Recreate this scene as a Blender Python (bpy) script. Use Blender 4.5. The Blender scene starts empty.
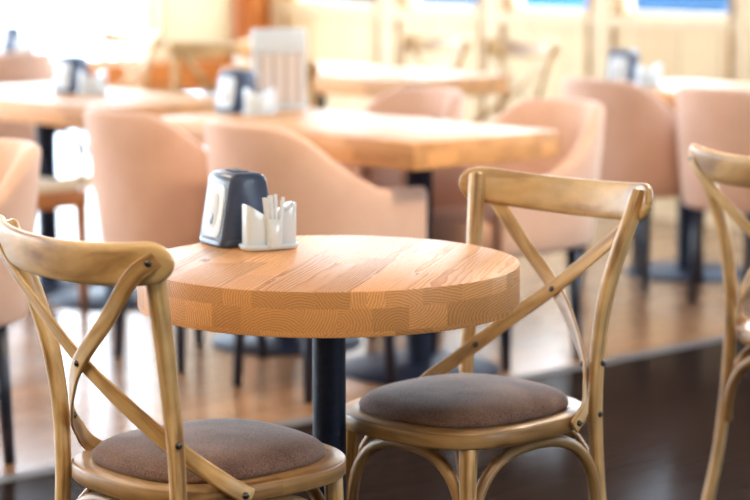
import bpy, bmesh, math, random
from mathutils import Vector, Matrix
random.seed(7)
C = bpy.context.scene.collection
PI = math.pi
rad = math.radians

# ------------------------------------------------------------------ materials
def new_mat(name):
    m = bpy.data.materials.new(name)
    m.use_nodes = True
    nt = m.node_tree
    return m, nt, nt.nodes['Principled BSDF']

def nd(nt, typ, **kw):
    n = nt.nodes.new(typ)
    for k, v in kw.items():
        setattr(n, k, v)
    return n

def mth(nt, op, a, b=None, c=None):
    n = nt.nodes.new('ShaderNodeMath'); n.operation = op
    for i, v in enumerate((a, b, c)):
        if v is None: continue
        if isinstance(v, (int, float)): n.inputs[i].default_value = v
        else: nt.links.new(v, n.inputs[i])
    return n.outputs[0]

def ramp(nt, fac, stops):
    r = nt.nodes.new('ShaderNodeValToRGB')
    el = r.color_ramp.elements
    while len(el) < len(stops): el.new(0.5)
    for e, (p, c) in zip(el, stops):
        e.position = p; e.color = (*c, 1)
    nt.links.new(fac, r.inputs['Fac'])
    return r.outputs['Color']

def mixc(nt, fac, a, b, mode='MIX'):
    n = nt.nodes.new('ShaderNodeMix'); n.data_type = 'RGBA'; n.blend_type = mode
    for sock, v in ((n.inputs[0], fac), (n.inputs[6], a), (n.inputs[7], b)):
        if isinstance(v, (int, float)): sock.default_value = v
        elif isinstance(v, tuple): sock.default_value = (*v, 1)
        else: nt.links.new(v, sock)
    return n.outputs[2]

def bump(nt, bs, h, strength, dist=0.002):
    b = nt.nodes.new('ShaderNodeBump')
    b.inputs['Strength'].default_value = strength
    b.inputs['Distance'].default_value = dist
    nt.links.new(h, b.inputs['Height'])
    nt.links.new(b.outputs['Normal'], bs.inputs['Normal'])

def plain(name, col, rough=0.5, metal=0.0, spec=0.5, noise=0.0, nscale=40, sheen=0.0):
    m, nt, bs = new_mat(name)
    bs.inputs['Roughness'].default_value = rough
    bs.inputs['Metallic'].default_value = metal
    bs.inputs['Specular IOR Level'].default_value = spec
    bs.inputs['Sheen Weight'].default_value = sheen
    tc = nd(nt, 'ShaderNodeTexCoord')
    n = nd(nt, 'ShaderNodeTexNoise'); n.inputs['Scale'].default_value = nscale; n.inputs['Detail'].default_value = 3
    nt.links.new(tc.outputs['Object'], n.inputs['Vector'])
    lo = tuple(c * (1 - noise) for c in col); hi = tuple(min(1, c * (1 + noise)) for c in col)
    nt.links.new(ramp(nt, n.outputs['Fac'], [(0.3, lo), (0.7, hi)]), bs.inputs['Base Color'])
    return m

def laminated_wood(name, grain_dir, plank, layer, dark, mid, light, rough=0.46, coat=0.06, ringf=260, joint=0.45):
    """solid glued-up timber: every block has its own year rings, so edges show end grain arcs."""
    m, nt, bs = new_mat(name)
    tc = nd(nt, 'ShaderNodeTexCoord')
    sx = nd(nt, 'ShaderNodeSeparateXYZ'); nt.links.new(tc.outputs['Object'], sx.inputs[0])
    X, Y, Z = sx.outputs
    gx, gy = grain_dir
    g = mth(nt, 'ADD', mth(nt, 'MULTIPLY', X, gx), mth(nt, 'MULTIPLY', Y, gy))
    p = mth(nt, 'ADD', mth(nt, 'MULTIPLY', X, -gy), mth(nt, 'MULTIPLY', Y, gx))
    j = mth(nt, 'FLOOR', mth(nt, 'DIVIDE', mth(nt, 'ADD', Z, 10.0), layer))
    ps = mth(nt, 'ADD', mth(nt, 'DIVIDE', p, plank), mth(nt, 'MULTIPLY', j, 0.37))
    i = mth(nt, 'FLOOR', ps)
    w0 = nd(nt, 'ShaderNodeTexWhiteNoise', noise_dimensions='2D')
    cv0 = nd(nt, 'ShaderNodeCombineXYZ'); nt.links.new(i, cv0.inputs[0]); nt.links.new(j, cv0.inputs[1])
    nt.links.new(cv0.outputs[0], w0.inputs['Vector'])
    k = mth(nt, 'FLOOR', mth(nt, 'ADD', mth(nt, 'DIVIDE', g, joint), mth(nt, 'MULTIPLY', w0.outputs['Value'], 7.0)))
    cv = nd(nt, 'ShaderNodeCombineXYZ')
    for s, o in zip(cv.inputs, (i, j, k)): nt.links.new(o, s)
    wn = nd(nt, 'ShaderNodeTexWhiteNoise', noise_dimensions='3D'); nt.links.new(cv.outputs[0], wn.inputs['Vector'])
    rs = nd(nt, 'ShaderNodeSeparateColor'); nt.links.new(wn.outputs['Color'], rs.inputs[0])
    r1, r2, r3 = rs.outputs
    # ring centre of the block
    fp = mth(nt, 'MULTIPLY', mth(nt, 'SUBTRACT', mth(nt, 'FRACT', ps), mth(nt, 'MULTIPLY_ADD', r1, 2.4, -0.7)), plank)
    fz = mth(nt, 'SUBTRACT', mth(nt, 'SUBTRACT', Z, mth(nt, 'MULTIPLY_ADD', j, layer, -10.0)), mth(nt, 'MULTIPLY_ADD', r2, 0.16, -0.09))
    nz = nd(nt, 'ShaderNodeTexNoise'); nz.inputs['Scale'].default_value = 1; nz.inputs['Detail'].default_value = 4
    cn = nd(nt, 'ShaderNodeCombineXYZ')
    nt.links.new(mth(nt, 'MULTIPLY', g, 5.0), cn.inputs[0])
    nt.links.new(mth(nt, 'MULTIPLY', p, 30.0), cn.inputs[1])
    nt.links.new(mth(nt, 'MULTIPLY_ADD', Z, 30.0, mth(nt, 'MULTIPLY', r3, 30.0)), cn.inputs[2])
    nt.links.new(cn.outputs[0], nz.inputs['Vector'])
    r = mth(nt, 'SQRT', mth(nt, 'ADD', mth(nt, 'MULTIPLY', fp, fp), mth(nt, 'MULTIPLY', fz, fz)))
    r = mth(nt, 'ADD', r, mth(nt, 'MULTIPLY', nz.outputs['Fac'], 0.011))
    band = mth(nt, 'FRACT', mth(nt, 'MULTIPLY', r, ringf))
    band = mth(nt, 'POWER', band, 1.6)
    fine = nd(nt, 'ShaderNodeTexNoise'); fine.inputs['Scale'].default_value = 1; fine.inputs['Detail'].default_value = 2
    cf = nd(nt, 'ShaderNodeCombineXYZ')
    nt.links.new(mth(nt, 'MULTIPLY', g, 14.0), cf.inputs[0]); nt.links.new(mth(nt, 'MULTIPLY', p, 420.0), cf.inputs[1]); nt.links.new(mth(nt, 'MULTIPLY', Z, 420.0), cf.inputs[2])
    nt.links.new(cf.outputs[0], fine.inputs['Vector'])
    t = mth(nt, 'ADD', mth(nt, 'MULTIPLY', band, 0.55), mth(nt, 'MULTIPLY', fine.outputs['Fac'], 0.45))
    col = ramp(nt, t, [(0.0, light), (0.5, mid), (1.0, dark)])
    tone = mth(nt, 'MULTIPLY_ADD', r3, 0.42, 0.78)
    mul = nd(nt, 'ShaderNodeCombineColor')
    for s in mul.inputs: nt.links.new(tone, s)
    col = mixc(nt, 1.0, col, mul.outputs[0], 'MULTIPLY')
    nt.links.new(col, bs.inputs['Base Color'])
    nt.links.new(mth(nt, 'MULTIPLY_ADD', t, 0.30, rough - 0.15), bs.inputs['Roughness'])
    bs.inputs['Specular IOR Level'].default_value = 0.30
    bs.inputs['Coat Weight'].default_value = coat
    bs.inputs['Coat Roughness'].default_value = 0.35
    bump(nt, bs, t, 0.30, 0.001)
    return m

def grained_wood(name, dark, mid, light, rough=0.42, coat=0.2, worn=0.5):
    """grain follows the UV length of each bent or turned part"""
    m, nt, bs = new_mat(name)
    tc = nd(nt, 'ShaderNodeTexCoord'); oi = nd(nt, 'ShaderNodeObjectInfo')
    mp = nd(nt, 'ShaderNodeMapping'); mp.inputs['Scale'].default_value = (5, 75, 1)
    nt.links.new(tc.outputs['UV'], mp.inputs['Vector'])
    ad = nd(nt, 'ShaderNodeVectorMath', operation='ADD')
    cb = nd(nt, 'ShaderNodeCombineXYZ'); nt.links.new(mth(nt, 'MULTIPLY', oi.outputs['Random'], 50.0), cb.inputs[2])
    nt.links.new(mp.outputs[0], ad.inputs[0]); nt.links.new(cb.outputs[0], ad.inputs[1])
    n1 = nd(nt, 'ShaderNodeTexNoise'); n1.inputs['Scale'].default_value = 1.0; n1.inputs['Detail'].default_value = 5; n1.inputs['Distortion'].default_value = 0.6
    nt.links.new(ad.outputs[0], n1.inputs['Vector'])
    n2 = nd(nt, 'ShaderNodeTexNoise'); n2.inputs['Scale'].default_value = 14; n2.inputs['Detail'].default_value = 3
    nt.links.new(tc.outputs['Object'], n2.inputs['Vector'])
    col = ramp(nt, n1.outputs['Fac'], [(0.33, dark), (0.5, mid), (0.68, light)])
    patch = ramp(nt, n2.outputs['Fac'], [(0.35, (1 - worn * 0.55,) * 3), (0.65, (1, 1, 1))])
    col = mixc(nt, 1.0, col, patch, 'MULTIPLY')
    nt.links.new(col, bs.inputs['Base Color'])
    bs.inputs['Roughness'].default_value = rough
    bs.inputs['Coat Weight'].default_value = coat
    bs.inputs['Coat Roughness'].default_value = 0.25
    bump(nt, bs, n1.outputs['Fac'], 0.15, 0.001)
    return m

def fabric(name, lo, hi, scale=420, sheen=0.3, streak=False):
    m, nt, bs = new_mat(name)
    tc = nd(nt, 'ShaderNodeTexCoord')
    n1 = nd(nt, 'ShaderNodeTexNoise'); n1.inputs['Scale'].default_value = scale; n1.inputs['Detail'].default_value = 2
    n2 = nd(nt, 'ShaderNodeTexNoise'); n2.inputs['Scale'].default_value = 12; n2.inputs['Detail'].default_value = 3
    for n in (n1, n2): nt.links.new(tc.outputs['Object'], n.inputs['Vector'])
    f = mth(nt, 'ADD', mth(nt, 'MULTIPLY', n1.outputs['Fac'], 0.65), mth(nt, 'MULTIPLY', n2.outputs['Fac'], 0.35))
    nt.links.new(ramp(nt, f, [(0.36, lo), (0.64, hi)]), bs.inputs['Base Color'])
    bs.inputs['Roughness'].default_value = 0.85
    bs.inputs['Specular IOR Level'].default_value = 0.25
    bs.inputs['Sheen Weight'].default_value = sheen
    bs.inputs['Sheen Roughness'].default_value = 0.4
    bump(nt, bs, n1.outputs['Fac'], 0.35, 0.0015)
    return m

def plank_floor(name, width, length, dark, light, rough_lo, rough_hi, seam, spec=0.5, ang=0.0):
    m, nt, bs = new_mat(name)
    tc = nd(nt, 'ShaderNodeTexCoord')
    mp = nd(nt, 'ShaderNodeMapping'); mp.inputs['Rotation'].default_value = (0, 0, ang)
    nt.links.new(tc.outputs['Object'], mp.inputs['Vector'])
    br = nd(nt, 'ShaderNodeTexBrick'); br.offset = 0.37
    br.inputs['Scale'].default_value = 1; br.inputs['Brick Width'].default_value = length; br.inputs['Row Height'].default_value = width
    br.inputs['Mortar Size'].default_value = 0.0018; br.inputs['Bias'].default_value = 0
    br.inputs['Color1'].default_value = (*dark, 1); br.inputs['Color2'].default_value = (*light, 1); br.inputs['Mortar'].default_value = (*seam, 1)
    nt.links.new(mp.outputs[0], br.inputs['Vector'])
    m2 = nd(nt, 'ShaderNodeMapping'); m2.inputs['Scale'].default_value = (3, 45, 1)
    nt.links.new(mp.outputs[0], m2.inputs['Vector'])
    n = nd(nt, 'ShaderNodeTexNoise'); n.inputs['Scale'].default_value = 1; n.inputs['Detail'].default_value = 5; n.inputs['Distortion'].default_value = 0.5
    nt.links.new(m2.outputs[0], n.inputs['Vector'])
    gr = ramp(nt, n.outputs['Fac'], [(0.3, (0.80, 0.79, 0.78)), (0.7, (1.08, 1.08, 1.08))])
    nt.links.new(mixc(nt, 1.0, br.outputs['Color'], gr, 'MULTIPLY'), bs.inputs['Base Color'])
    rr = nd(nt, 'ShaderNodeMapRange'); rr.inputs['To Min'].default_value = rough_lo; rr.inputs['To Max'].default_value = rough_hi
    nt.links.new(n.outputs['Fac'], rr.inputs['Value']); nt.links.new(rr.outputs[0], bs.inputs['Roughness'])
    bs.inputs['Specular IOR Level'].default_value = spec
    bump(nt, bs, n.outputs['Fac'], 0.08, 0.001)
    return m

def panel_wood(name, width, a, b, seam):
    """vertical boards along local x"""
    m, nt, bs = new_mat(name)
    tc = nd(nt, 'ShaderNodeTexCoord')
    sx = nd(nt, 'ShaderNodeSeparateXYZ'); nt.links.new(tc.outputs['Object'], sx.inputs[0])
    q = mth(nt, 'DIVIDE', sx.outputs[0], width)
    wn = nd(nt, 'ShaderNodeTexWhiteNoise', noise_dimensions='1D'); nt.links.new(mth(nt, 'FLOOR', q), wn.inputs['W'])
    fr = mth(nt, 'FRACT', q)
    edge = mth(nt, 'LESS_THAN', mth(nt, 'MINIMUM', fr, mth(nt, 'SUBTRACT', 1.0, fr)), 0.018)
    mp = nd(nt, 'ShaderNodeMapping'); mp.inputs['Scale'].default_value = (40, 40, 2)
    nt.links.new(tc.outputs['Object'], mp.inputs['Vector'])
    n = nd(nt, 'ShaderNodeTexNoise'); n.inputs['Scale'].default_value = 1; n.inputs['Detail'].default_value = 4
    nt.links.new(mp.outputs[0], n.inputs['Vector'])
    f = mth(nt, 'ADD', mth(nt, 'MULTIPLY', wn.outputs['Value'], 0.5), mth(nt, 'MULTIPLY', n.outputs['Fac'], 0.5))
    nt.links.new(mixc(nt, edge, ramp(nt, f, [(0.2, a), (0.8, b)]), seam), bs.inputs['Base Color'])
    bs.inputs['Roughness'].default_value = 0.5
    return m

def glass_mat():
    m = bpy.data.materials.new('window_glass'); m.use_nodes = True
    nt = m.node_tree; nt.nodes.remove(nt.nodes['Principled BSDF'])
    out = nt.nodes['Material Output']
    tr = nd(nt, 'ShaderNodeBsdfTransparent'); tr.inputs[0].default_value = (0.96, 0.98, 0.985, 1)
    gl = nd(nt, 'ShaderNodeBsdfGlossy'); gl.inputs['Roughness'].default_value = 0.02
    fr = nd(nt, 'ShaderNodeFresnel'); fr.inputs[0].default_value = 1.3
    mx = nd(nt, 'ShaderNodeMixShader')
    ge = nd(nt, 'ShaderNodeNewGeometry')
    nt.links.new(mth(nt, 'MULTIPLY', fr.outputs[0], mth(nt, 'SUBTRACT', 1.0, ge.outputs['Backfacing'])), mx.inputs[0]); nt.links.new(tr.outputs[0], mx.inputs[1]); nt.links.new(gl.outputs[0], mx.inputs[2])
    nt.links.new(mx.outputs[0], out.inputs['Surface'])
    return m

M = {}
gd = (math.cos(rad(77)), math.sin(rad(77)))
M['oak_round'] = laminated_wood('oak_laminated', gd, 0.056, 0.04, (0.36, 0.118, 0.028), (0.62, 0.285, 0.095), (0.76, 0.43, 0.19), ringf=210)
M['oak_slab'] = laminated_wood('oak_laminated_slab', (0, 1), 0.06, 0.04, (0.42, 0.16, 0.045), (0.62, 0.30, 0.11), (0.72, 0.41, 0.19))
M['chair_wood'] = grained_wood('antique_ash', (0.29, 0.145, 0.050), (0.66, 0.415, 0.175), (0.82, 0.59, 0.30), worn=0.45)
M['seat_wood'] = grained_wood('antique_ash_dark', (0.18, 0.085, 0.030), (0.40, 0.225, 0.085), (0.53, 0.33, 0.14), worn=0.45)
M['orange_wood'] = grained_wood('orange_beech', (0.36, 0.12, 0.03), (0.52, 0.20, 0.055), (0.62, 0.27, 0.09), worn=0.2)
M['cushion'] = fabric('taupe_upholstery', (0.085, 0.046, 0.036), (0.235, 0.145, 0.117), 380, 0.2)
M['cream_pad'] = fabric('cream_upholstery', (0.66, 0.55, 0.38), (0.80, 0.70, 0.52), 200, 0.1)
M['blush'] = fabric('blush_velvet', (0.64, 0.400, 0.290), (0.73, 0.485, 0.375), 260, 0.35)
M['black_metal'] = plain('black_powder_coat', (0.008, 0.014, 0.036), 0.5, 0, 0.25, 0.3, 60)
M['black_leg'] = plain('black_lacquered_wood', (0.012, 0.017, 0.036), 0.4, 0, 0.5, 0.3, 60)
M['bolt'] = plain('burnished_steel', (0.10, 0.095, 0.09), 0.3, 0.9, 0.5, 0.3, 300)
M['plastic_dark'] = plain('slate_plastic', (0.048, 0.070, 0.135), 0.3, 0, 0.5, 0.15, 30)
M['plastic_white'] = plain('white_plastic', (0.74, 0.84, 0.92), 0.28, 0, 0.5, 0.03, 20)
M['porcelain'] = plain('white_porcelain', (0.72, 0.83, 0.92), 0.14, 0, 0.5, 0.02, 20)
M['paper'] = plain('white_paper', (0.78, 0.83, 0.88), 0.8, 0, 0.2, 0.04, 60)
M['floor_wood'] = plank_floor('oak_floor', 0.14, 1.3, (0.28, 0.150, 0.075), (0.37, 0.205, 0.105), 0.14, 0.30, (0.10, 0.055, 0.03), 0.38, rad(-42.5))
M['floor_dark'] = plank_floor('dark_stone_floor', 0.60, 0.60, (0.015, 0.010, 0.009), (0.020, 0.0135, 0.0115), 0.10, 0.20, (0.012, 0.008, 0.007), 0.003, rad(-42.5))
M['steel_strip'] = plain('grey_aluminium', (0.12, 0.115, 0.12), 0.6, 0.0, 0.2, 0.1, 30)
M['pine'] = panel_wood('pale_pine_boards', 0.24, (0.68, 0.48, 0.25), (0.78, 0.59, 0.34), (0.50, 0.32, 0.15))
M['pine_trim'] = plain('pale_pine_trim', (0.72, 0.55, 0.33), 0.5, 0, 0.5, 0.08, 12)
M['brown_trim'] = plain('brown_batten', (0.42, 0.23, 0.09), 0.5, 0, 0.5, 0.12, 12)
M['orange_post'] = plain('orange_stained_timber', (0.62, 0.19, 0.03), 0.5, 0, 0.5, 0.1, 10)
M['ceiling'] = plain('white_plaster', (0.82, 0.80, 0.76), 0.9, 0, 0.2, 0.02, 8)
M['ground'] = plain('pale_paving', (0.78, 0.78, 0.77), 0.9, 0, 0.2, 0.03, 2)
M['blue_paint'] = plain('blue_paint', (0.025, 0.095, 0.24), 0.9, 0, 0.0, 0.1, 2)
M['sky_paint'] = plain('pale_blue_paint', (0.022, 0.06, 0.11), 0.9, 0, 0.0, 0.1, 2)
M['grey_paint'] = plain('slate_grey_paint', (0.016, 0.022, 0.04), 0.9, 0, 0.0, 0.1, 2)
M['glass'] = glass_mat()
def stripes():
    m, nt, bs = new_mat('striped_leaflet')
    tc = nd(nt, 'ShaderNodeTexCoord'); sx = nd(nt, 'ShaderNodeSeparateXYZ'); nt.links.new(tc.outputs['Object'], sx.inputs[0])
    f = mth(nt, 'FRACT', mth(nt, 'MULTIPLY', sx.outputs[0], 24.0))
    nt.links.new(ramp(nt, f, [(0.25, (0.80, 0.74, 0.70)), (0.5, (0.46, 0.34, 0.28)), (0.8, (0.78, 0.70, 0.64))]), bs.inputs['Base Color'])
    bs.inputs['Roughness'].default_value = 0.5
    return m
M['leaflet'] = stripes()

# ------------------------------------------------------------------ mesh helpers
def link(name, bm, mat, parent=None, smooth=True, loc=None, rotz=0.0, bevel=0.0, auto=None):
    me = bpy.data.meshes.new(name)
    bmesh.ops.recalc_face_normals(bm, faces=bm.faces[:])
    bm.to_mesh(me); bm.free()
    if isinstance(mat, str): mat = M[mat]
    me.materials.append(mat)
    if smooth:
        me.polygons.foreach_set('use_smooth', [True] * len(me.polygons))
        if auto is not None: me.set_sharp_from_angle(angle=rad(auto))
    o = bpy.data.objects.new(name, me); C.objects.link(o)
    if parent: o.parent = parent
    if loc: o.location = loc
    o.rotation_euler.z = rotz
    if bevel:
        b = o.modifiers.new('bevel', 'BEVEL'); b.width = bevel; b.segments = 3; b.limit_method = 'ANGLE'
    return o

def thing(name, label, cat, loc=(0, 0, 0), rotz=0.0, group=None):
    o = bpy.data.objects.new(name, None); C.objects.link(o)
    o.empty_display_size = 0.1
    o.location = loc; o.rotation_euler.z = rotz
    o['label'] = label; o['category'] = cat
    if group: o['group'] = group
    return o

def tag(o, label, cat, group=None):
    o['label'] = label; o['category'] = cat
    if group: o['group'] = group
    return o

def dup(root, loc, rotz, label, group=None):
    r = root.copy(); C.objects.link(r)
    r.location = loc; r.rotation_euler = (0, 0, rotz); r['label'] = label
    if group: r['group'] = group
    for ch in list(root.children):
        c = ch.copy(); C.objects.link(c); c.parent = r
        for g in list(ch.children):
            d = g.copy(); C.objects.link(d); d.parent = c
    return r

def struct(o):
    o['kind'] = 'structure'
    return o

def add_box(bm, x0, x1, y0, y1, z0, z1):
    v = [bm.verts.new(p) for p in ((x0, y0, z0), (x1, y0, z0), (x1, y1, z0), (x0, y1, z0), (x0, y0, z1), (x1, y0, z1), (x1, y1, z1), (x0, y1, z1))]
    for f in ((0, 3, 2, 1), (4, 5, 6, 7), (0, 1, 5, 4), (1, 2, 6, 5), (2, 3, 7, 6), (3, 0, 4, 7)):
        bm.faces.new([v[i] for i in f])

def box_bm(*a):
    bm = bmesh.new(); add_box(bm, *a); return bm

def rings(bm, R, close=True, cap0=True, cap1=True, uv=None):
    """skin a list of rings (lists of points)"""
    V = [[bm.verts.new(p) for p in r] for r in R]
    n = len(V[0])
    lay = bm.loops.layers.uv.verify() if uv else None
    for a in range(len(V) - 1):
        for b in range(n if close else n - 1):
            c = (b + 1) % n
            f = bm.faces.new((V[a][b], V[a][c], V[a + 1][c], V[a + 1][b]))
            if uv:
                for l, (q, w) in zip(f.loops, ((a, b), (a, b + 1), (a + 1, b + 1), (a + 1, b))):
                    l[lay].uv = uv(q, w)
    for flag, ring, q in ((cap0, V[0], 0), (cap1, V[-1], len(V) - 1)):
        if flag and close:
            f = bm.faces.new(ring)
            if uv:
                for w, l in enumerate(f.loops): l[lay].uv = uv(q, w)
    return V

def crom(P, m):
    """Catmull-Rom through control tuples (any dimension)"""
    P = [tuple(map(float, p)) for p in P]
    ext = [tuple(2 * a - b for a, b in zip(P[0], P[1]))] + P + [tuple(2 * a - b for a, b in zip(P[-1], P[-2]))]
    out = []
    segs = len(P) - 1
    for i in range(m + 1):
        u = i / m * segs; s = min(int(u), segs - 1); t = u - s
        p0, p1, p2, p3 = ext[s:s + 4]
        out.append(tuple(0.5 * (2 * b + (c - a) * t + (2 * a - 5 * b + 4 * c - d) * t * t + (-a + 3 * b - 3 * c + d) * t ** 3) for a, b, c, d in zip(p0, p1, p2, p3)))
    return out

def sweep(bm, path, N, hb, hn, k=14, n=3.0, rnd=True):
    """path: points; N: normal hints; hb / hn: half sizes across and along the normal; n: superellipse power"""
    P = [Vector(p) for p in path]; m = len(P)
    if not isinstance(N, list): N = [N] * m
    if not isinstance(hb, (list, tuple)): hb = [hb] * m
    if not isinstance(hn, (list, tuple)): hn = [hn] * m
    R = []; L = []; d = 0.0
    for i in range(m):
        T = (P[min(i + 1, m - 1)] - P[max(i - 1, 0)]).normalized()
        nn = Vector(N[i]); nn = (nn - T * nn.dot(T)).normalized()
        B = T.cross(nn)
        if i: d += (P[i] - P[i - 1]).length
        sts = [(0.0, 1.0)]
        e = min(hb[i], hn[i]) * 0.5
        if rnd and i == 0: sts = [(-e, 0.55), (-e * 0.6, 0.85), (0, 1.0)]
        if rnd and i == m - 1: sts = [(0, 1.0), (e * 0.6, 0.85), (e, 0.55)]
        for off, sc in sts:
            ring = []
            for j in range(k):
                a = 2 * PI * j / k; c, s = math.cos(a), math.sin(a)
                x = math.copysign(abs(c) ** (2 / n), c) * hb[i] * sc; y = math.copysign(abs(s) ** (2 / n), s) * hn[i] * sc
                ring.append(P[i] + T * off + B * x + nn * y)
            R.append(ring); L.append(d + off)
    per = 4 * (hb[0] + hn[0])
    rings(bm, R, uv=lambda q, w: (L[q], w / k * per))

def selip(a, b, cy, n, z, m=56):
    out = []
    for j in range(m):
        t = 2 * PI * j / m; c, s = math.cos(t), math.sin(t)
        out.append((a * math.copysign(abs(c) ** (2 / n), c), cy + b * math.copysign(abs(s) ** (2 / n), s), z))
    return out

def lathe(bm, prof, seg=32, loc=(0, 0, 0)):
    R = [[(loc[0] + max(r, 1e-5) * math.cos(2 * PI * j / seg), loc[1] + max(r, 1e-5) * math.sin(2 * PI * j / seg), loc[2] + z) for j in range(seg)] for r, z in prof]
    rings(bm, R)

def stud(bm, p, nrm, r=0.006, h=0.004):
    q = Vector(nrm).normalized().to_track_quat('Z', 'Y').to_matrix()
    R = []
    for rr, z in ((r, -h), (r, h * 0.3), (r * 0.8, h * 0.8), (r * 0.4, h)):
        R.append([Vector(p) + q @ Vector((rr * math.cos(2 * PI * j / 12), rr * math.sin(2 * PI * j / 12), z)) for j in range(12)])
    rings(bm, R)

# ------------------------------------------------------------------ cross back chair
def make_cross_chair(label, loc, rotz, group=None):
    t = thing('cross_back_chair', label, 'chair', loc, rotz, group)
    W = 'chair_wood'
    sa, sb, sc, sn = 0.205, 0.2195, 0.008, 2.9
    # seat ring
    bm = bmesh.new()
    prof = [(-0.06, 0.420), (-0.009, 0.420), (-0.003, 0.422), (0, 0.426), (0, 0.448), (-0.001, 0.4505), (-0.0035, 0.4525), (-0.03, 0.4540), (-0.06, 0.4535)]
    R = [selip(sa + o, sb + o, sc, sn, z) for o, z in prof]
    dist = 2 * PI * 0.21
    rings(bm, R, cap0=True, cap1=True, uv=lambda q, w: (w / 56 * dist, q * 0.012))
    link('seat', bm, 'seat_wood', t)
    # cushion with a soft rolled edge and a pillowed top
    bm = bmesh.new()
    R = []
    rr = random.Random(3)
    ph = [rr.uniform(0, 6.28) for _ in range(4)]
    for f, z in ((0.975, 0.4535), (1.0, 0.457), (1.004, 0.462), (0.99, 0.468), (0.955, 0.4745), (0.88, 0.4815), (0.74, 0.4875), (0.54, 0.492), (0.3, 0.4945), (0.1, 0.4955)):
        ring = selip((sa - 0.030) * f, (sb - 0.030) * f, sc, 2.75, z)
        edge = max(0, 1 - abs(z - 0.460) / 0.014)
        ring = [(x * (1 + edge * 0.006 * math.sin(17 * j * 2 * PI / 56 + ph[0]) + edge * 0.004 * math.sin(29 * j * 2 * PI / 56 + ph[1])), y, zz) for j, (x, y, zz) in enumerate(ring)]
        R.append(ring)
    rings(bm, R)
    link('seat_cushion', bm, 'cushion', t)
    # back legs running up into the posts
    def post(z):
        P = [(0.190, -0.236, 0.0), (0.178, -0.196, 0.2), (0.1690, -0.1808, 0.46), (0.1730, -0.2020, 0.66), (0.2100, -0.2540, 0.860)]
        return P
    for s in (-1, 1):
        bm = bmesh.new()
        pts = [(s * x, y, z) for x, y, z in crom(post(0), 26)]
        sz = [0.0118 + 0.0028 * max(0, min(1, (p[2] - 0.45) / 0.4)) for p in pts]
        sweep(bm, pts, (0, 1, 0), sz, [a * 1.15 for a in sz], k=16, n=2.8)
        leg = link('back_leg', bm, W, t)
        for q, nr in (((s * 0.1815, -0.187, 0.535), (s, 0, 0)), ((s * 0.1805, -0.181, 0.436), (s, 0, 0)), ((s * 0.2055, -0.236, 0.838), (0, 1, 0.2))):
            bm = bmesh.new(); stud(bm, q, nr); link('bolt', bm, 'bolt', leg)
    for s in (-1, 1):
        bm = bmesh.new()
        pts = crom([(s * 0.172, 0.180, 0.0), (s * 0.160, 0.168, 0.22), (s * 0.152, 0.160, 0.424)], 12)
        sweep(bm, pts, (0, 1, 0), [0.0125 + 0.0045 * i / 12 for i in range(13)], [0.0125 + 0.0045 * i / 12 for i in range(13)], k=16, n=2.0)
        link('front_leg', bm, W, t)
    # bentwood hoops under the seat
    cor = {'fl': (-0.158, 0.166), 'fr': (0.158, 0.166), 'bl': (-0.176, -0.190), 'br': (0.176, -0.190)}
    for a, b in (('fl', 'fr'), ('fl', 'bl'), ('fr', 'br'), ('bl', 'br')):
        A = Vector((*cor[a], 0)); B = Vector((*cor[b], 0)); D = (B - A).normalized()
        A = A + D * 0.012; B = B - D * 0.012
        inn = Vector((0, 0, 0)) - (A + B) / 2; inn.z = 0; inn.normalize()
        pts = []
        for i in range(29):
            th = PI * i / 28
            f = 0.5 - 0.5 * math.copysign(abs(math.cos(th)) ** 0.8, math.cos(th))
            z = 0.24 + 0.165 * abs(math.sin(th)) ** 0.8
            pts.append(A.lerp(B, f) + Vector((0, 0, z)))
        bm = bmesh.new()
        sweep(bm, pts, [inn] * len(pts), 0.0115, 0.0115, k=12, n=2.0)
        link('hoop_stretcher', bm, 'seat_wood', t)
    # bent top rail
    bm = bmesh.new()
    pts = []; hb = []; hn = []
    Wd = Vector((0, -0.24, 0.97)).normalized()
    for i in range(41):
        q = i / 20 - 1; x = 0.245 * math.copysign(1 - (1 - abs(q)) ** 1.7, q)
        e = max(0, (abs(x) - 0.210) / 0.0352)
        y = -0.306 + 0.030 * (x / 0.2) ** 2 + 0.024 * (x / 0.245) ** 6
        pts.append((x, y, 0.831 + 0.0135 * (x / 0.236) ** 2))
        hb.append(0.0365 * math.sqrt(max(0.02, 1 - min(e, 1) ** 2)))
        hn.append(0.0105 * (0.6 + 0.4 * math.sqrt(max(0.0, 1 - min(e, 1) ** 2))))
    Ns = []
    for i in range(41):
        T = (Vector(pts[min(i + 1, 40)]) - Vector(pts[max(i - 1, 0)])).normalized()
        Ns.append(T.cross(Wd))
    sweep(bm, pts, Ns, hb, hn, k=18, n=2.8, rnd=False)
    link('top_rail', bm, W, t)
    # crossed bent slats
    for s in (-1, 1):
        dy = -0.004 * s
        ctl = [(s * 0.231, -0.261, 0.852), (s * 0.193, -0.2810, 0.819), (s * 0.100, -0.2685, 0.7365), (0, -0.252 + dy, 0.652), (-s * 0.080, -0.218, 0.588), (-s * 0.141, -0.178, 0.530), (-s * 0.174, -0.143, 0.494), (-s * 0.203, -0.108, 0.463), (-s * 0.213, -0.066, 0.435)]
        nor = [(s * 0.6, -1, -0.25), (s * 0.45, -1, -0.25), (s * 0.15, -1, -0.2), (-s * 0.15, -1, -0.25), (-s * 0.45, -0.9, -0.15), (-s * 0.75, -0.66, -0.05), (-s * 0.9, -0.4, 0), (-s, -0.1, 0), (-s, 0.12, 0)]
        pn = crom([a + b for a, b in zip(ctl, nor)], 56)
        pts = [p[:3] for p in pn]; nn = [Vector(p[3:]) for p in pn]
        bm = bmesh.new()
        sweep(bm, pts, nn, 0.0150, 0.0030, k=16, n=4.0)
        sl = link('cross_slat', bm, W, t)
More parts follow.
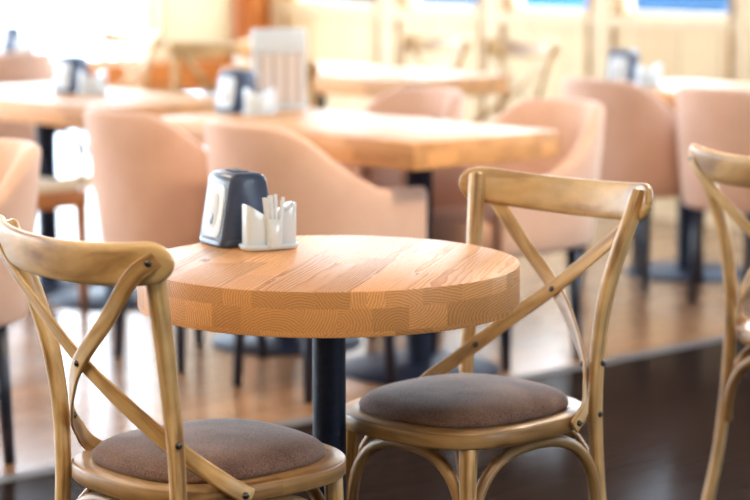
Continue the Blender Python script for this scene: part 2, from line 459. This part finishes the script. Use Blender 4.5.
        L = [((s * 0.2225, -0.2705, 0.8440), (s * 0.6, -1, -0.25)), ((-s * 0.2155, -0.078, 0.4405), (-s, 0, 0)), ((-s * 0.139, -0.1755, 0.530), (s * 0.75, 0.66, 0))]
        if s == 1: L += [((0, -0.2595, 0.652), (0, -1, -0.25))]
        else: L += [((0, -0.2445, 0.652), (0, 1, 0.25))]
        for q, nr in L:
            bm = bmesh.new(); stud(bm, q, nr); link('bolt', bm, 'bolt', sl)
    return t

# ------------------------------------------------------------------ tub armchair
def make_armchair(label, loc, rotz, group):
    t = thing('tub_armchair', label, 'armchair', loc, rotz, group)
    n = 48
    def top(u):            # u: -1 .. 1 along the U, 0 = middle of the back
        a = abs(u)
        x = min(1, max(0, (a - 0.20) / 0.56)); x = x * x * (3 - 2 * x)
        return 0.802 + 0.012 * (1 - a) - 0.195 * x
    def plan(u, off):      # U-shaped plan: half round back then straight arms
        a = abs(u); sgn = 1 if u >= 0 else -1
        hw = 0.258 - off; arc = 0.62
        if a < arc:
            th = a / arc * PI / 2
            n_ = 2.5
            x = hw * math.sin(th) ** (2 / n_); y = -(0.275 - off) * math.cos(th) ** (2 / n_)
        else:
            x = hw - 0.012 * (a - arc) / (1 - arc); y = 0.235 * (a - arc) / (1 - arc)
        return sgn * x, y
    cols = []
    for i in range(n + 1):
        u = -1 + 2 * i / n
        zt = top(u)
        lean = 0.05 * max(0, 1 - abs(u) / 0.62) + 0.01
        col = []
        prof = [(0.045, 0.372), (0.022, 0.366), (0.006, 0.372), (0.0, 0.385)] + [(0, 0.385 + (zt - 0.405) * q) for q in (0.25, 0.5, 0.75, 1.0)] \
             + [(0.004, zt - 0.008), (0.014, zt - 0.001), (0.027, zt), (0.040, zt - 0.004), (0.049, zt - 0.014)] + [(0.053, 0.40 + (zt - 0.42) * q) for q in (0.8, 0.5, 0.2, 0.0)]
        for off, z in prof:
            x, y = plan(u, off)
            f = max(0, (z - 0.37) / 0.42)
            col.append((x * (0.93 + 0.07 * min(1, f * 1.6)), y - lean * f * max(0, math.cos(min(1, abs(u) / 0.62) * PI / 2)) + 0.012 * (1 - f), z))
        cols.append(col)
    bm = bmesh.new()
    def cap(c, dy):
        cx = sum(p[0] for p in c) / len(c)
        return [(cx + (p[0] - cx) * 0.72, p[1] + dy, p[2] - (0.006 if p[2] > 0.5 else -0.004)) for p in c]
    cols = [cap(cols[0], 0.012)] + cols + [cap(cols[-1], 0.012)]
    rings(bm, cols)
    link('shell', bm, 'blush', t)
    bm = bmesh.new()
    R = []
    for o, z in ((-0.03, 0.365), (-0.008, 0.368), (0, 0.378), (0, 0.445), (-0.004, 0.458), (-0.014, 0.468), (-0.04, 0.475), (-0.12, 0.479), (-0.2, 0.480)):
        R.append(selip(0.206 + o, 0.250 + o, 0.028, 5.0, z))
    rings(bm, R)
    link('seat_cushion', bm, 'blush', t)
    for sx in (-1, 1):
        for sy in (-1, 1):
            bm = bmesh.new()
            pts = [(sx * 0.150, sy * 0.150 + 0.01, 0.375), (sx * 0.165, sy * 0.165 + 0.01, 0.0)]
            sweep(bm, pts, (0, 1, 0), [0.020, 0.0125], [0.020, 0.0125], k=12, n=4, rnd=False)
            link('leg', bm, 'black_leg', t)
    return t

# ------------------------------------------------------------------ tables
def base_and_pole(t, x, y, pr, br, ztop):
    bm = bmesh.new(); lathe(bm, [(0, 0), (br, 0), (br, 0.008), (br - 0.006, 0.013), (pr + 0.03, 0.018), (pr + 0.02, 0.024), (0, 0.026)], 48, (x, y, 0))
    link('base_plate', bm, 'black_metal', t, auto=40)
    bm = bmesh.new(); lathe(bm, [(0, 0.02), (pr, 0.02), (pr, ztop), (0, ztop)], 32, (x, y, 0))
    link('pole', bm, 'black_metal', t, auto=40)
    bm = bmesh.new(); lathe(bm, [(0, ztop - 0.012), (0.12, ztop - 0.012), (0.12, ztop), (0, ztop)], 24, (x, y, 0))
    link('mounting_plate', bm, 'black_metal', t, auto=40)

def slab_table(label, A, length, width=0.62, inset=0.3):
    """A: near corner; width runs along u, length along v"""
    cx = A[0] + U[0] * width / 2 + V[0] * length / 2; cy = A[1] + U[1] * width / 2 + V[1] * length / 2
    t = thing('slab_table', label, 'table', (cx, cy, 0), TH, None)
    o = link('tabletop', box_bm(-width / 2, width / 2, -length / 2, length / 2, 0.67, 0.75), 'oak_slab', t, bevel=0.003)
    o.location.z = 0
    for p in ((-length / 2 + inset), (length / 2 - inset)):
        base_and_pole(t, 0, p, 0.04, 0.25, 0.67)
    return t

TH = rad(42.5)
U = (math.cos(TH), math.sin(TH)); V = (-math.sin(TH), math.cos(TH))
FU, BU, FV = TH - PI / 2, TH + PI / 2, TH          # yaw to face +u, -u, +v
def uv(p, u, v): return (p[0] + U[0] * u + V[0] * v, p[1] + U[1] * u + V[1] * v)

# round table
RT = (-0.0853, 3.9932)
t = thing('round_table', 'small round oak table with thick edge in the foreground, white cruets on top', 'table', (*RT, 0))
bm = bmesh.new()
r = 0.3526
lathe(bm, [(0, 0.67), (r - 0.004, 0.67), (r - 0.001, 0.671), (r, 0.674), (r, 0.746), (r - 0.001, 0.749), (r - 0.004, 0.75), (0, 0.75)], 128)
link('tabletop', bm, 'oak_round', t, auto=30)
base_and_pole(t, 0, 0, 0.031, 0.06, 0.67)
for q in range(4):
    a = rad(38 + 90 * q); ca, sa_ = math.cos(a), math.sin(a)
    bm = bmesh.new(); sweep(bm, [(ca * 0.02, sa_ * 0.02, 0.03), (ca * 0.14, sa_ * 0.14, 0.024), (ca * 0.27, sa_ * 0.27, 0.012)], (0, 0, 1), [0.030, 0.028, 0.024], [0.022, 0.016, 0.010], k=16, n=4)
    link('base_foot', bm, 'black_metal', t)

G = 'bentwood cross-back chairs'
c0 = make_cross_chair('cross-back wooden chair at lower left, seen from behind, taupe seat cushion', (-0.293, 3.687, 0), rad(-49.0), G)
dup(c0, (0.176, 4.105, 0), rad(134.8), 'cross-back wooden chair right of the round table, facing the camera', G)
dup(c0, (1.065, 4.94, 0), rad(-49), 'cross-back wooden chair cut off by the right edge of the photo', G)

# slab tables
TM = (0.112, 6.27)
slab_table('long oak table in the middle, behind the round table, with white menu stand on top', TM, 1.24)
TL = (-0.923, 7.53)
slab_table('long oak table at left with dispenser, beside the pale wooden seat', TL, 1.24, inset=0.40)
TR = uv((0.98, 8.35), 0.10, 0.35); TRc = uv((0.98, 8.35), 0.10, -0.95)
slab_table('oak table at far right, mostly hidden behind the two armchair backs', TRc, 1.3)
TF = (0.12, 8.95)
slab_table('far oak table in front of the pine panels below the windows', TF, 1.2)
# little table against the left windows
def wallpt(v): return v
TW = (-2.35, 10.22)
slab_table('far left oak table by the bright window, behind the leftmost armchair back', TW, 0.62, 0.9)

# armchairs
GA = 'blush tub armchairs'
a0 = make_armchair('blush armchair directly behind the round table, back to the camera, arm sloping right', (-0.19, 6.44, 0), FU, GA)
for loc, yaw, lab in (
    ((-0.60, 6.885), FU, 'blush armchair left of centre, tall back beside the long middle table'),
    ((0.425, 6.92), BU, 'blush armchair right of the middle table, turned sideways with open seat'),
    ((0.0, 7.48), BU, 'blush armchair across the middle table, only its back top showing'),
    ((1.02, 8.36), FU, 'blush armchair at right with rounded back to the camera, behind the sideways armchair'),
    ((1.39, 7.91), FU, 'blush armchair back at the right edge, above the cropped cross-back chair'),
    ((-1.165, 5.50), BU, 'blush armchair cut off by the left edge, nearest armchair to the camera'),
    ((-1.80, 10.25), FV, 'blush armchair back at far upper left, in front of the bright window')):
    dup(a0, (*loc, 0), yaw, lab, GA)

# far cross-back chairs
for loc, yaw, lab in (
    ((0.46, 9.67), BU, 'far cross-back chair at the right end of the far table under the windows'),
    ((0.09, 10.07), BU, 'far cross-back chair behind the middle of the far table, rail against pine panels'),
    ((-0.20, 8.55), FU, 'far cross-back chair just right of the white menu stand'),
    ((-0.90, 10.02), FV, 'far cross-back chair in front of the cream panel left of the orange post'),
    ((-1.38, 10.55), BU, 'far cross-back chair against the bright left window')):
    dup(c0, (*loc, 0), yaw, lab, G)

# pale seat chair at left
def wood_chair(loc, yaw):
    t = thing('wooden_chair', 'orange wooden chair with pale seat at left, under the left long table', 'chair', (*loc, 0), yaw)
    bm = bmesh.new(); add_box(bm, -0.20, 0.20, -0.20, 0.20, 0.375, 0.435)
    link('seat_frame', bm, 'orange_wood', t, bevel=0.006)
    bm = bmesh.new()
    rings(bm, [selip(0.195 + o, 0.195 + o, 0, 5, z) for o, z in ((-0.02, 0.433), (0, 0.438), (0, 0.448), (-0.01, 0.458), (-0.05, 0.464), (-0.15, 0.466))])
    link('seat_pad', bm, 'cream_pad', t)
    for sx in (-1, 1):
        bm = bmesh.new(); sweep(bm, [(sx * 0.18, 0.18, 0.40), (sx * 0.182, 0.184, 0)], (0, 1, 0), [0.02, 0.015], [0.02, 0.015], k=16, n=5, rnd=False)
        link('front_leg', bm, 'orange_wood', t)
        bm = bmesh.new(); pts = crom([(sx * 0.182, -0.22, 0), (sx * 0.18, -0.185, 0.42), (sx * 0.18, -0.26, 0.86)], 16)
        sweep(bm, pts, (0, 1, 0), 0.017, 0.018, k=16, n=5)
        link('back_leg', bm, 'orange_wood', t)
    for z, y in ((0.80, -0.245), (0.62, -0.212)):
        bm = bmesh.new(); sweep(bm, [(-0.17, y, z), (0, y - 0.02, z), (0.17, y, z)], (0, 1, 0), 0.035, 0.009, k=12, n=4)
        link('back_slat', bm, 'orange_wood', t)
    for sx in (-1, 1):
        bm = bmesh.new(); sweep(bm, [(sx * 0.181, -0.20, 0.19), (sx * 0.181, 0.18, 0.19)], (0, 0, 1), 0.010, 0.012, k=10, n=4, rnd=False)
        link('stretcher', bm, 'orange_wood', t)
wood_chair((-1.315, 7.835), FU)

# ------------------------------------------------------------------ table ware
def make_dispenser(label, loc, yaw, group):
    t = thing('napkin_dispenser', label, 'napkin dispenser', loc, yaw, group)
    L0, L1, Hh, Wd = 0.060, 0.037, 0.142, 0.052
    def outline(sc=0.0):
        pts = [(-L0 + sc, 0.012), (L0 - sc, 0.012)]
        # right edge up, rounded shoulder, crown, rounded shoulder, left edge down
        for a in range(0, 91, 15):
            pts.append((L1 - 0.018 + (0.022 - sc) * math.cos(rad(a)) * 1.0, Hh - 0.022 + (0.022 - sc) * math.sin(rad(a))))
        for a in range(90, 181, 15):
            pts.append((-L1 + 0.018 + (0.022 - sc) * math.cos(rad(a)), Hh - 0.022 + (0.022 - sc) * math.sin(rad(a))))
        return pts
    R = []
    for y, sc in ((-Wd, 0.006), (-Wd + 0.003, 0.002), (-Wd + 0.008, 0.0), (Wd - 0.008, 0.0), (Wd - 0.003, 0.002), (Wd, 0.006)):
        R.append([(x, y, z) for x, z in outline(sc)])
    bm = bmesh.new(); rings(bm, R); link('body', bm, 'plastic_dark', t, auto=50)
    bm = bmesh.new()
    rings(bm, [selip(L0 + 0.003 + o, Wd + 0.003 + o, 0, 7, z) for o, z in ((-0.004, 0), (0, 0.003), (0, 0.012), (-0.004, 0.016))])
    link('base', bm, 'plastic_dark', t, auto=50)
    for s in (-1, 1):
        # rounded face plate lying on the sloping end, a napkin showing in its opening
        ex, ez = (L0 - (L1 + 0.004)), -(Hh - 0.022 - 0.012)
        d = Vector((L1 + 0.004 - L0, 0, Hh - 0.034)).normalized()
        nrm = Vector((d.z, 0, -d.x))
        def plate(a, b, cz, off0, off1, nn):
            Rr = []
            for off, o in ((off0, 0), (off1 - 0.001, 0), (off1, -0.002)):
                ring = []
                for px, py, _ in selip(a + o, b + o, 0, nn, 0, 40):
                    q = Vector((L0, 0, 0.012)) + d * (cz + py) + nrm * off
                    ring.append((s * q.x, px, q.z))
                Rr.append(ring)
            b_ = bmesh.new(); rings(b_, Rr); return b_
        pl = link('face_plate', plate(0.037, 0.052, 0.058, -0.002, 0.0025, 5), 'plastic_white', t, auto=40)
        link('napkin', plate(0.020, 0.034, 0.058, 0.001, 0.004, 3), 'paper', pl, auto=40)
        link('napkin_slot', plate(0.008, 0.012, 0.040, 0.002, 0.0046, 2), 'plastic_dark', pl, auto=40)
    bm = bmesh.new(); rings(bm, [selip(0.016 + o, 0.030 + o, 0, 4, z) for o, z in ((0, Hh - 0.002), (0, Hh + 0.001), (-0.002, Hh + 0.0016))])
    link('top_inset', bm, 'black_metal', t, auto=40)
    return t

def make_cruet(labels, loc, yaw, picks=0):
    groups = ('white cruet trays', 'white shakers', 'white toothpick cups')
    c, s = math.cos(yaw), math.sin(yaw)
    def at(x, y, z): return (loc[0] + c * x - s * y, loc[1] + s * x + c * y, loc[2] + z)
    out = []
    bm = bmesh.new()
    rings(bm, [selip(0.059 + o, 0.030 + o, 0, 3.2, z) for o, z in ((-0.008, 0), (-0.003, 0.002), (0, 0.010), (-0.001, 0.0115), (-0.003, 0.011), (-0.006, 0.006), (-0.012, 0.005), (-0.025, 0.005))])
    out.append(tag(link('cruet_tray', bm, 'porcelain', None, loc=loc, rotz=yaw), labels[0], 'tray', groups[0]))
    def shaker(x, hi, lab):
        R = []
        for f, sc in ((0, 0.92), (0.03, 1.0), (0.5, 1.0), (0.93, 1.0), (0.985, 0.96), (1.0, 0.86)):
            ring = []
            for px, py, _ in selip(0.0235 * sc, 0.0205 * sc, 0, 3.4, 0, 32):
                top_z = 0.071 + hi * px / 0.0235 * 0.015
                ring.append((px, py, top_z * f))
            R.append(ring)
        bm = bmesh.new(); rings(bm, R)
        o = tag(link('shaker', bm, 'porcelain', None, loc=at(x, 0, 0.0052), rotz=yaw, auto=45), lab, 'shaker', groups[1])
        return o
    out.append(shaker(-0.0285, -1, labels[1])); out.append(shaker(0.0300, 1, labels[2]))
    bm = bmesh.new()
    rings(bm, [selip(a, b, 0, 3.0, z, 28) for a, b, z in ((0.013, 0.010, 0), (0.0145, 0.011, 0.003), (0.0165, 0.0115, 0.055), (0.0158, 0.0107, 0.0562), (0.0148, 0.0095, 0.055), (0.0125, 0.009, 0.01))])
    cl = at(0.001, -0.034 + 0.011, 0.0052)
    out.append(tag(link('toothpick_cup', bm, 'porcelain', None, loc=cl, rotz=yaw, auto=45), labels[3], 'cup', groups[2]))
    rg = random.Random(5)
    for i in range(picks):
        px = -0.0085 + 0.017 * (i % 4) / 3; py = -0.0045 + 0.009 * (i // 4) / 2
        ln = 0.084 + rg.uniform(-0.006, 0.008); tx, ty = px * 0.95 - 0.002 + rg.uniform(-0.002, 0.002), rg.uniform(-0.003, 0.003)
        bm = bmesh.new()
        sweep(bm, [(0, 0, 0), (tx * 0.5, ty * 0.5, ln * 0.5), (tx, ty, ln)], (0, 1, 0), 0.0036, 0.0009, k=8, n=2.4, rnd=False)
        w = (cl[0] + c * px - s * py, cl[1] + s * px + c * py, cl[2] + 0.0105)
        tag(link('toothpick_sachet', bm, 'paper', None, loc=w, rotz=yaw), 'paper-wrapped toothpick in the white cup on the round table', 'toothpick', 'wrapped toothpicks in the cup')

GD = 'napkin dispensers'
d0 = make_dispenser('slate and white napkin dispenser on the round table', (-0.268, 4.228, 0.75), rad(31), GD)
make_cruet(('white cruet tray on the round table', 'left wing-topped white shaker on the round table', 'right wing-topped white shaker on the round table', 'white toothpick cup on the round table, full of sachets'), (-0.2035, 4.150, 0.75), rad(26), 11)
def back_set(where, p, q, yaw):
    dup(d0, (*p, 0.75), yaw, 'napkin dispenser ' + where, GD)
    make_cruet(('white cruet tray beside dispenser ' + where, 'left white shaker in cruet set ' + where, 'right white shaker in cruet set ' + where, 'white toothpick cup in cruet set ' + where), (*q, 0.75), rad(26))
def px2(x, y, h=0.6):
    Z = 2185 * h / (y + 67); return ((x - 375) / 2185 * Z, Z)
back_set('on the long middle table', (-0.465, 7.39), (-0.385, 7.285), rad(46))
back_set('on the left long table', (-1.150, 8.30), (-1.06, 8.20), rad(54))
back_set('on the far right table, above the armchair backs', (0.985, 8.68), (1.075, 8.59), rad(62))
back_set('on the far left table against the window', (-1.835, 11.02), (-1.745, 10.94), rad(40))

# menu stand
t = thing('menu_stand', 'white upright menu stand on the long middle table, behind the dispenser', 'menu stand', (-0.330, 7.535, 0.75), rad(8))
link('base', box_bm(-0.09, 0.09, -0.045, 0.045, 0, 0.008), 'plastic_white', t, bevel=0.003)
link('board', box_bm(-0.092, 0.092, -0.006, 0.006, 0.008, 0.275), 'plastic_white', t, bevel=0.004)
link('leaflet', box_bm(-0.080, 0.080, -0.012, -0.006, 0.012, 0.190), 'leaflet', t, bevel=0.001)
link('header', box_bm(-0.094, 0.094, -0.016, 0.010, 0.192, 0.272), 'plastic_white', t, bevel=0.006)

# ------------------------------------------------------------------ the room
CORNER = (-0.675, 12.6)
RW = TH - PI / 2            # right wall: local x runs to the right and nearer, local +y is outside
LW = TH + PI                # left wall: local x runs to the left and nearer, local -y is outside
HC = 3.0
S0 = (-0.914, 5.32)         # a point of the edge between the two floors

def wall_piece(name, boxes, mat, rot, bevel=0.0):
    bm = bmesh.new()
    for b in boxes: add_box(bm, *b)
    return struct(link(name, bm, mat, None, smooth=False, loc=(*CORNER, 0), rotz=rot, bevel=bevel))

# right wall bays (local x positions of the posts)
posts = [0.16, 1.086, 1.865, 2.61, 3.485, 4.28, 5.08, 5.88, 6.68, 7.48, 8.28]
wall_piece('wall_right', [(0, 8.9, 0, 0.16, 0, 0.90), (0, 8.9, 0, 0.16, 2.55, HC)], 'pine', RW)
wall_piece('trim_1', [(0, 8.9, -0.02, 0.16, 0.90, 0.955)], 'pine_trim', RW)
wall_piece('trim_2', [(a - 0.045, a + 0.085, -0.012, 0.16, 0.0, 2.55) for a in posts] + [(8.8, 8.95, -0.012, 0.16, 0, HC)], 'pine_trim', RW)
wall_piece('trim_3', [(a - 0.066, a - 0.044, -0.022, 0.10, 0.0, HC) for a in posts] + [(a + 0.084, a + 0.100, -0.018, 0.10, 0.0, HC) for a in posts], 'brown_trim', RW)
wall_piece('baseboard_right', [(0, 8.9, -0.03, 0, 0, 0.09)], 'pine_trim', RW)
def window(n, x0, x1, z0, z1, rot, ya, yb, fr=0.05, mat='pine_trim', mull=()):
    bm = bmesh.new()
    add_box(bm, x0, x0 + fr, ya, yb, z0, z1); add_box(bm, x1 - fr, x1, ya, yb, z0, z1)
    add_box(bm, x0 + fr, x1 - fr, ya, yb, z0, z0 + fr); add_box(bm, x0 + fr, x1 - fr, ya, yb, z1 - fr, z1)
    for m_ in mull: add_box(bm, m_ - 0.025, m_ + 0.025, ya, yb, z0 + fr, z1 - fr)
    w = struct(link('window_%d' % n, bm, mat, None, smooth=False, loc=(*CORNER, 0), rotz=rot))
    ym = (ya + yb) / 2
    link('pane', box_bm(x0 + fr, x1 - fr, ym - 0.004, ym + 0.004, z0 + fr, z1 - fr), 'glass', w, smooth=False)
wn = 1
for a, b in zip(posts[:-1], posts[1:]):
    window(wn, a + 0.10, b - 0.066, 0.955, 2.55, RW, 0.05, 0.11, 0.022); wn += 1
# left wall: cream panel, then wide windows over a low rail with glazing to the floor
bays = [(0.16, 0.66), (0.72, 2.95), (3.10, 5.30), (5.45, 7.65), (7.80, 10.0)]
wall_piece('wall_left', [(0.12, 10.15, -0.16, 0, 2.62, HC), (10.0, 10.15, -0.16, 0, 0, 2.62)], 'pine', LW)
wall_piece('trim_4', [(0.12, 10.0, -0.16, 0.06, 0.50, 0.645)], 'orange_post', LW, 0.004)
wall_piece('trim_5', [(b, b + 0.15, -0.16, 0.02, 0, 2.62) for _, b in bays[1:-1]] + [(0.66, 0.72, -0.14, 0.015, 0, 2.62)], 'pine_trim', LW)
for a, b in bays:
    window(wn, a, b, 0.645, 2.62, LW, -0.11, -0.05, 0.03); wn += 1
    window(wn, a, b, 0.0, 0.50, LW, -0.11, -0.05, 0.05); wn += 1
tb = thing('roller_blind', 'cream roller blind lowered over the narrow window left of the orange post', 'blind', (*CORNER, 0), LW)
m_, nt_, bs_ = new_mat('cream_blind_cloth')
bs_.inputs['Base Color'].default_value = (0.78, 0.66, 0.46, 1); bs_.inputs['Roughness'].default_value = 0.9
tl_ = nd(nt_, 'ShaderNodeBsdfTranslucent'); tl_.inputs[0].default_value = (0.80, 0.70, 0.52, 1)
mx_ = nd(nt_, 'ShaderNodeMixShader'); mx_.inputs[0].default_value = 0.28
nt_.links.new(bs_.outputs[0], mx_.inputs[1]); nt_.links.new(tl_.outputs[0], mx_.inputs[2])
nt_.links.new(mx_.outputs[0], nt_.nodes['Material Output'].inputs['Surface'])
link('cloth', box_bm(0.14, 0.70, -0.036, -0.034, 0.66, 2.60), m_, tb, smooth=False)
link('bottom_bar', box_bm(0.14, 0.70, -0.042, -0.028, 0.645, 0.665), 'pine_trim', tb, smooth=False)
bm = bmesh.new(); sweep(bm, [(0.14, -0.02, 2.59), (0.70, -0.02, 2.59)], (0, 0, 1), 0.02, 0.02, k=16, n=2, rnd=False)
link('roller', bm, 'pine_trim', tb)
window(wn, 2.25, 4.75, 0.9, 2.5, LW, 14.25, 14.31, 0.05, mull=(3.5,)); wn += 1
wall_piece('trim_6', [(-0.13, 0.13, -0.13, 0.13, 0, HC)], 'orange_post', RW, 0.004)

wall_piece('wall_right_far', [(8.9, 14.3, 0, 0.16, 0, HC)], 'pine', RW)
wall_piece('wall_front', [(0, 10.4, 14.2, 14.36, 0, 0.9), (0, 10.4, 14.2, 14.36, 2.5, HC), (0, 2.25, 14.2, 14.36, 0.9, 2.5), (4.75, 10.4, 14.2, 14.36, 0.9, 2.5)], 'pine', LW)
wall_piece('wall_left_far', [(10.15, 10.31, -0.16, 14.36, 0, HC)], 'pine', LW)

# floors and ceiling
def poly(name, pts, z0, z1, mat):
    bm = bmesh.new()
    rings(bm, [[(x, y, z0) for x, y in pts], [(x, y, z1) for x, y in pts]])
    return struct(link(name, bm, mat, None, smooth=False))
def on(base, a, b): return uv(base, a, b)
far_l = uv(CORNER, -11, 0.2); cor = uv(CORNER, 0.2, 0.2); far_r = uv(CORNER, 0.2, -10.5)
s_l = uv(S0, -8, 0)
# strip line meets the right wall line (u = const) where its v stays that of S0
uS = S0[0] * U[0] + S0[1] * U[1]; uC = CORNER[0] * U[0] + CORNER[1] * U[1]
s_r = uv(S0, uC - uS + 0.2, 0)
uL = (far_l[0] * U[0] + far_l[1] * U[1])
s_l = uv(S0, uL - uS, 0)
poly('floor', [s_l, s_r, cor, far_l], -0.1, 0.0, 'floor_wood')
n_l = uv(s_l, 0, -9); n_r = uv(s_r, 0, -9)
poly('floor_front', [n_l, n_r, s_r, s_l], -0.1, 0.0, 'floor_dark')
bm = bmesh.new()
a, b = Vector((*s_l, 0)), Vector((*s_r, 0)); wv = Vector((*V, 0)) * 0.028
rings(bm, [[tuple(p + wv * q + Vector((0, 0, z))) for q, z in ((-1, 0), (-0.85, 0.004), (0.85, 0.004), (1, 0))] for p in (a, b)])
struct(link('trim_7', bm, 'steel_strip', None, smooth=False))
poly('ceiling', [n_l, n_r, far_r, cor, far_l], HC, HC + 0.1, 'ceiling')
# outside
bm = bmesh.new(); add_box(bm, -45, 45, -30, 60, -0.3, -0.12)
struct(link('ground_outside', bm, 'ground', None, smooth=False))
def backdrop(label, t0, t1, dist, mat, h):  # made-up panels standing in for unidentified blue shapes beyond the glass
    th = thing('street_barrier', label, 'backdrop', (*CORNER, -0.12), RW, 'backdrops outside the windows')
    link('panel', box_bm(t0, t1, dist, dist + 0.06, 0.15, h), mat, th, bevel=0.01)
    for x in (t0 + 0.12, t1 - 0.12):
        link('foot', box_bm(x - 0.04, x + 0.04, dist - 0.2, dist + 0.26, 0, 0.15), 'grey_paint', th, bevel=0.005)
backdrop('blue barrier outside the first window right of the orange post', -3.35, -2.42, 3.2, 'blue_paint', 1.5)
backdrop('pale blue barrier outside the second window right of the orange post', -2.3, -1.40, 3.2, 'sky_paint', 1.5)
backdrop('slate barrier outside the second window, in front of the pale blue barrier', -2.05, -1.75, 2.5, 'grey_paint', 1.5)
backdrop('blue barrier outside the third window right of the orange post', -1.15, -0.28, 3.2, 'blue_paint', 1.5)
backdrop('pale blue barrier outside the rightmost visible window', -0.15, 0.85, 3.2, 'sky_paint', 1.5)
backdrop('blue barrier outside the rightmost visible window, in front of the pale one', 0.10, 0.50, 2.5, 'blue_paint', 1.5)

# ------------------------------------------------------------------ light
w = bpy.data.worlds.new('sky'); bpy.context.scene.world = w; w.use_nodes = True
nt = w.node_tree; bg = nt.nodes['Background']
tc = nd(nt, 'ShaderNodeTexCoord'); sx = nd(nt, 'ShaderNodeSeparateXYZ'); nt.links.new(tc.outputs['Generated'], sx.inputs[0])
col = ramp(nt, sx.outputs[2], [(0.0, (0.84, 0.92, 1.0)), (0.25, (0.76, 0.87, 1.0)), (0.9, (0.50, 0.70, 1.0))])
nt.links.new(col, bg.inputs['Color'])
bg.inputs['Strength'].default_value = 7.5

def portal(x0, x1, z0, z1, rot, y, inward):
    l = bpy.data.lights.new('window_portal', 'AREA'); l.shape = 'RECTANGLE'; l.size = x1 - x0; l.size_y = z1 - z0
    l.cycles.is_portal = True
    o = bpy.data.objects.new('window_portal', l); C.objects.link(o)
    m = Matrix.Translation((*CORNER, 0)) @ Matrix.Rotation(rot, 4, 'Z') @ Matrix.Translation(((x0 + x1) / 2, y, (z0 + z1) / 2))
    o.matrix_world = m @ Matrix.Rotation(rad(90) * inward, 4, 'X')
portal(0, 8.9, 0.9, 2.6, RW, 0.2, -1)
portal(0.1, 10.1, 0, 2.6, LW, -0.2, 1)
portal(2.25, 4.75, 0.9, 2.5, LW, 14.4, -1)

for x, y in ((-1.3, 2.4), (0.5, 2.7), (-2.5, 4.6), (-1.3, 5.3), (0.9, 5.6)):  # unseen warm fill lights, added to brighten chairs and tables
    l = bpy.data.lights.new('warm_fill_light', 'AREA'); l.shape = 'DISK'; l.size = 0.4; l.energy = 24 if y > 5.5 else (14 if y < 2.5 else 8); l.color = (1.0, 0.78, 0.54)
    o = bpy.data.objects.new('warm_fill_light', l); C.objects.link(o); o.location = (x, y, 1.95)

# ------------------------------------------------------------------ camera
cam = bpy.data.cameras.new('camera'); co = bpy.data.objects.new('camera', cam); C.objects.link(co)
co.location = (0, 0, 1.35)
co.rotation_euler = (PI / 2 - math.atan(317 / 2185), 0, 0)
cam.sensor_width = 36; cam.lens = 2185 / 750 * 36
cam.clip_start = 0.1; cam.clip_end = 300
cam.dof.use_dof = True; cam.dof.focus_distance = 3.80; cam.dof.aperture_fstop = 2.8
sc = bpy.context.scene
sc.camera = co
sc.view_settings.view_transform = 'Standard'; sc.view_settings.look = 'None'
sc.view_settings.gamma = 1; sc.view_settings.use_curve_mapping = False
sc.view_settings.exposure = 0.93
sc.cycles.use_denoising = True
sc.cycles.max_bounces = 8; sc.cycles.diffuse_bounces = 5; sc.cycles.transparent_max_bounces = 16
sc.cycles.sample_clamp_indirect = 8
